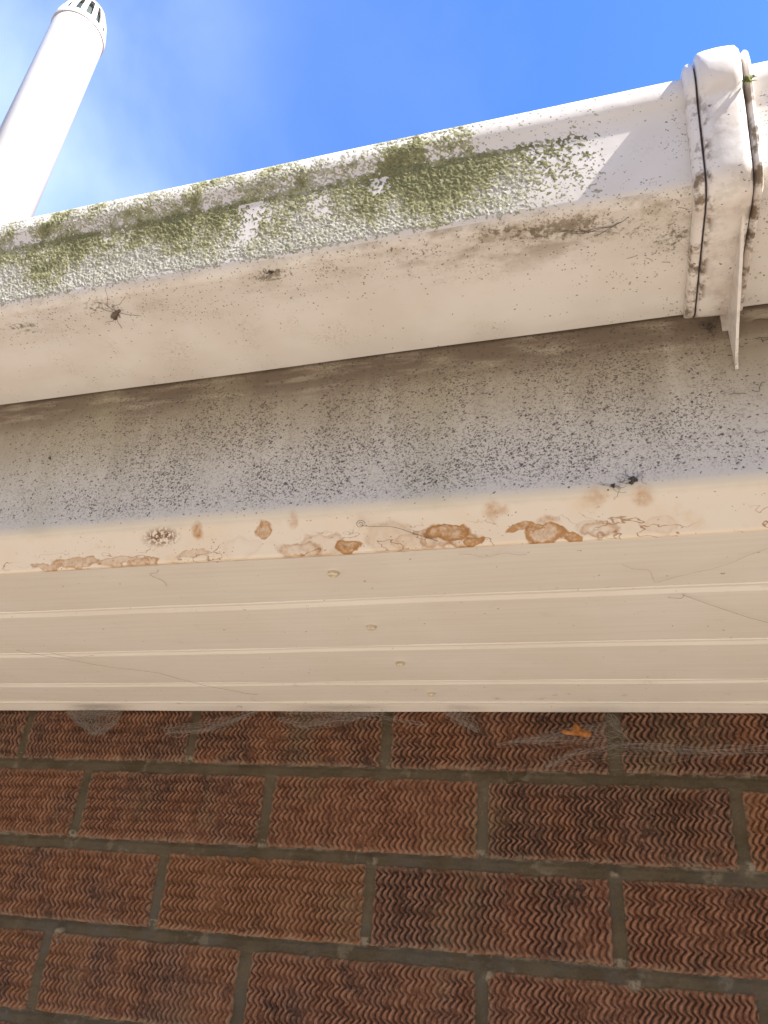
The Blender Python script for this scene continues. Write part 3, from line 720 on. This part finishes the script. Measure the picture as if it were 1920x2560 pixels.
# ------------------------------------------------------------------ fibres, clumps and cobwebs
def curly(p0, p1, amp, n, seed, nrm=(0, 1, 0)):
    rg = np.random.default_rng(seed); p0 = np.array(p0, float); p1 = np.array(p1, float)
    t = np.linspace(0, 1, n)[:, None]; w = np.zeros((n, 3))
    for k in range(1, 6): w += rg.normal(size=3) / k * np.sin(math.pi * k * t + rg.uniform(0, .3)) * (1 if k > 0 else 0)
    nv = np.array(nrm, float); w -= (w @ nv)[:, None] * nv[None, :]
    return p0 + (p1 - p0) * t + w * amp
def clump(name, c, r, seed, label, cat, hairs=6, hl=6, nrm=(0, 1, 0), mat=None, group=None, flat=.4):
    nv = np.abs(np.array(nrm)); rr = np.where(nv > .5, r * flat, r)
    pc = [blob(c, rr, seed, 12, 16, .55)]
    rg = np.random.default_rng(seed + 1)
    for i in range(3):
        o = rg.normal(size=3) * r * 1.1; o -= (o @ np.array(nrm)) * np.array(nrm); pc.append(blob(np.array(c) + o, rr * .45, seed + 5 + i, 8, 10, .5))
    for i in range(hairs):
        o = rg.normal(size=3); o -= (o @ np.array(nrm)) * np.array(nrm); o /= np.linalg.norm(o) + 1e-6
        pc.append(tube(curly(c, np.array(c) + o * hl * rg.uniform(.5, 1.2), hl * .15, 12, seed * 7 + i, nrm), .11, 4))
    v, f = join(pc); o = mesh(name, v, f, mat or M_DIRT); return tag(o, label, cat, group)
clump('dirt_clump', (121.3, -388.5, 96.4), 1.5, 21, 'dark crumbly dirt clump on the fold of the fascia board below the joint clip', 'dirt clump', 8, 9)
clump('dirt_clump', (110, -388.6, 93.2), 1.0, 22, 'small grey dirt smear trailing left of the darkest clump on the fascia fold', 'dirt clump', 7, 8)
clump('dirt_clump', (-279, -388.4, 152.1), .9, 23, 'lone black dot of dirt high on the left part of the fascia', 'dirt clump', 1, 2)
clump('dirt_clump', (-75, -474, 206.6), .9, 24, 'dark dirt clump hanging under the gutter fold near its middle', 'dirt clump', 3, 6, (0, 0, 1))
clump('dirt_clump', (172, -389.2, 196), 1.5, 25, 'dark ball of dirt and hairs tucked beneath the joint clip against the fascia', 'dirt clump', 9, 9)
clump('moss_tuft', (187.0, -503.5, 251.0), 1.8, 26, 'small green moss tuft growing on the right seam of the joint clip', 'moss tuft', 14, 3.5, (0, 1, 0), plain('moss_green', (.13, .15, .04), .95), None, .6)
clump('moss_tuft', (175.5, -507.0, 272.5), 1.3, 27, 'tiny dark moss tuft near the top of the joint clip', 'moss tuft', 9, 2.6, (0, 1, 0), M_DIRT, None, .4)
def strand(name, paths, r, label, cat, mat=M_HAIR, group=None, k=4):
    v, f = join([tube(p, r, k) for p in paths]); return tag(mesh(name, v, f, mat), label, cat, group)
rg = np.random.default_rng(5)
strand('twig_fibre', [curly((92 + 6 * i, -468 + 2 * i, 206.4), (118 + 3 * i, -463 - 2.5 * i, 206.3), 1.0, 20, 40 + i, (0, 0, 1)) for i in range(4)], .13,
       'thin dark plant fibres stuck under the gutter fold, left of the joint clip', 'plant fibre')
th = np.linspace(0, 9, 40)
hair = np.column_stack([-36 + 3.0 * np.cos(th) * (1 - th / 14), np.full(40, -387.6), 82.5 + 2.2 * np.sin(th) * (1 - th / 14)]); hair[:, 1] = -388 + np.clip(91 - hair[:, 2], 0, 30) * .56 - .6
tail = curly((-36, -383.4, 82), (10, -377.6, 71.6), 1.2, 26, 77, (0, .83, -.55)); tail[:, 1] = -388.6 + np.clip(91 - tail[:, 2], 0, 30) * .56
strand('curled_hair', [hair, tail], .16, 'curled black hair lying on the peach-tinted foot of the fascia', 'hair')
fh = [curly((rg.uniform(176, 235), -388.5, z), (rg.uniform(176, 235), -388.5, z + rg.uniform(-7, 7)), 1.8, 14, 60 + i) for i, z in enumerate(rg.uniform(115, 195, 16))]
fh = [np.vstack([p[:1], p[0] + (p[1:] - p[0]) * min(1, 9 / (np.linalg.norm(p[-1] - p[0]) + 1e-6))]) for p in fh]
strand('loose_fibres', fh, .15, 'scattered fine dark fibres on the cleaner fascia right of the joint clip', 'fibres')
gf = [curly((rg.uniform(128, 158), rg.uniform(-482, -425), 206.9), (0, 0, 206.8), .9, 12, 90 + i, (0, 0, 1)) for i in range(12)]
gf = [p[0] + (p - p[0]) * 0 + np.column_stack([np.linspace(0, rg.uniform(-5, 5), 12) + .8 * np.sin(np.linspace(0, rg.uniform(2, 5), 12)), np.linspace(0, rg.uniform(-4, 4), 12), np.zeros(12)]) for p in gf]
strand('loose_fibres', gf, .1, 'short dark fibres under the gutter close to the left side of the joint clip', 'fibres')
# cobweb threads across the soffit
zt = zs - .9
def soft(p0, p1, seed, r=.11, sag=2.0): 
    p = curly((p0[0], p0[1], zt), (p1[0], p1[1], zt), 2.2, 30, seed, (0, 0, 1)); p[:, 2] -= sag * np.sin(np.linspace(0, math.pi, 30)) ; return p
GR = 'dusty cobweb threads on the soffit'
M_DWEB = plain('dusty_web', (.36, .31, .25), .95)
strand('cobweb_thread', [soft((148, -291), (226, -222), 1), soft((148, -291), (140, -287), 2)], .17, 'dusty cobweb thread across the second soffit board at far right', 'cobweb', M_DWEB, GR)
strand('cobweb_thread', [soft((112, -340), (133, -312), 3), soft((133, -312), (188, -352), 4)], .10, 'faint cobweb thread on the first soffit board at right', 'cobweb', M_DWEB, GR)
strand('cobweb_thread', [soft((-420, -215), (-315, -140), 5), soft((-315, -140), (-246, -62), 6), soft((-390, -205), (-350, -196), 7)], .15, 'long dusty cobweb thread crossing the lower soffit boards at left', 'cobweb', M_DWEB, GR)
strand('cobweb_thread', [soft((-179.7, -367), (-191, -341), 8, sag=.5)], .15, 'short dark cobweb thread on the first soffit board at left', 'cobweb', M_DWEB, GR)
strand('cobweb_thread', [soft((60, -362), (20, -366), 9, sag=.5)], .09, 'pale thin cobweb thread just below the brown stains', 'cobweb', M_DWEB, GR)
# cobwebs in the corner between soffit and wall
def web(name, poly, n, seed, label, dense=None, r=.10):
    """sheet of silk: many fine threads drawn between points of an outline"""
    rg = np.random.default_rng(seed); poly = np.array(poly, float); poly[:, 2] = np.minimum(poly[:, 2], 65.2 + .25 * poly[:, 1]); pc = []
    d = np.r_[0, np.cumsum(np.linalg.norm(np.diff(np.vstack([poly, poly[:1]]), axis=0), axis=1))]
    cl = np.vstack([poly, poly[:1]])
    def at(s): return np.array([np.interp(s, d, cl[:, k]) for k in range(3)])
    for i in range(int(n * .75)):
        a = rg.uniform(0, d[-1]); b = a + rg.choice([-1, 1]) * rg.uniform(.08, .55) * d[-1]
        p = curly(at(a), at(b % d[-1]), 2.6, 14, seed * 91 + i); pc.append(tube(p, r * .5 * rg.uniform(.5, 1.3), 3, False))
    for (p0, p1, cnt, sp) in (dense or []):
        for i in range(cnt):
            o = rg.normal(size=3) * sp; o2 = rg.normal(size=3) * sp
            p = curly(np.array(p0) + o, np.array(p1) + o2, 2.2, 18, seed * 17 + i); pc.append(tube(p, r * .8 * rg.uniform(.5, 1.3), 3, False))
    v, f = join(pc); o = mesh(name, v, f, M_WEB); return tag(o, label, 'cobweb', 'cobwebs under the soffit on the brick wall')
Yw = -14
web('cobweb', [(-510, Yw - 6, 64), (-492, Yw, 52), (-470, Yw, 37), (-462, Yw, 35), (-452, Yw, 39), (-440, Yw, 50), (-432, Yw - 6, 64)], 330, 1, 'pale sagging triangular cobweb sheet under the soffit at far left',
    [((-508, Yw - 5, 62), (-468, Yw, 36), 14, .8), ((-468, Yw, 36), (-440, Yw, 49), 12, .8)])
web('cobweb', [(-386, Yw, 44), (-372, Yw, 38), (-340, Yw, 41), (-300, Yw, 49), (-268, Yw - 5, 63), (-310, Yw, 50), (-350, Yw, 44)], 60, 2, 'long thin cobweb strand rising to the soffit, second from the left',
    [((-374, Yw, 39), (-325, Yw, 42), 16, .9), ((-325, Yw, 42), (-268, Yw - 4, 62), 16, .9)])
web('cobweb', [(-244, Yw, 54), (-215, Yw, 46), (-190, Yw, 50), (-150, Yw, 57), (-120, Yw - 4, 60), (-125, Yw - 6, 64), (-240, Yw - 6, 64)], 150, 3, 'wide filmy cobweb hanging from the soffit edge near the middle',
    [((-216, Yw, 46), (-150, Yw, 57), 14, .7), ((-244, Yw, 54), (-214, Yw, 46), 10, .7), ((-150, Yw, 57), (-80, Yw, 50), 10, 1.0)])
web('cobweb', [(-62, Yw - 6, 64), (-52, Yw, 54), (-34, Yw, 45), (-26, Yw, 44), (-30, Yw, 54), (-36, Yw - 6, 64)], 80, 4, 'short smoky cobweb hanging right of the middle mortar joint',
    [((-60, Yw - 4, 60), (-28, Yw, 44), 12, 1.0)])
web('cobweb', [(0, Yw, 34), (40, Yw, 38), (66, Yw, 46), (92, Yw, 50), (102, Yw - 4, 62), (108, Yw, 48), (96, Yw, 36), (70, Yw, 34)], 130, 5, 'tangled cobweb holding the orange leaf against the bricks', 
    [((-10, Yw, 31), (58, Yw, 42), 9, 1.2), ((96, Yw, 60), (110, Yw, 36), 18, 3.0), ((72, Yw, 46), (104, Yw, 40), 12, 2.4)])
web('cobweb', [(36, Yw, 13), (56, Yw, 22), (100, Yw, 34), (130, Yw, 35), (180, Yw, 30), (240, Yw, 28), (180, Yw, 27), (110, Yw, 31)], 50, 6, 'bright taut cobweb strand sweeping right across the bricks below the leaf',
    [((36, Yw, 12), (60, Yw, 24), 16, .45), ((60, Yw, 24), (102, Yw, 33), 16, .7), ((102, Yw, 34), (180, Yw, 30), 14, 1.2), ((180, Yw, 30), (270, Yw, 33), 14, 1.4)])
# the leaf scrap
lf = [(50, 44), (54, 46.2), (58, 45.6), (62, 46.4), (63.5, 51.5), (66, 54), (68, 50.5), (71, 47), (75, 46), (79, 45.5), (80.5, 42), (78.5, 39), (74, 38.6), (68, 39.8), (61, 41), (54, 41.6)]
lc = np.array([66, 44.0]); ls = .92
V = []; 
for off in (0, .35):
    V += [(65.2, -15.2 + off, 43.6)]
    V += [(lc[0] + (a - lc[0]) * ls, -16 + off + 1.6 * math.sin(a * .35) + .12 * (b - 44), lc[1] + (b - lc[1]) * ls) for a, b in lf]
n = len(lf); f = [[0, 1 + i, 1 + (i + 1) % n] for i in range(n)] + [[n + 1, n + 2 + (i + 1) % n, n + 2 + i] for i in range(n)] + [[1 + i, n + 2 + i, n + 2 + (i + 1) % n, 1 + (i + 1) % n] for i in range(n)]
tag(mesh('dead_leaf', V, f, M_LEAF), 'torn orange dead leaf caught in a cobweb under the soffit', 'leaf')
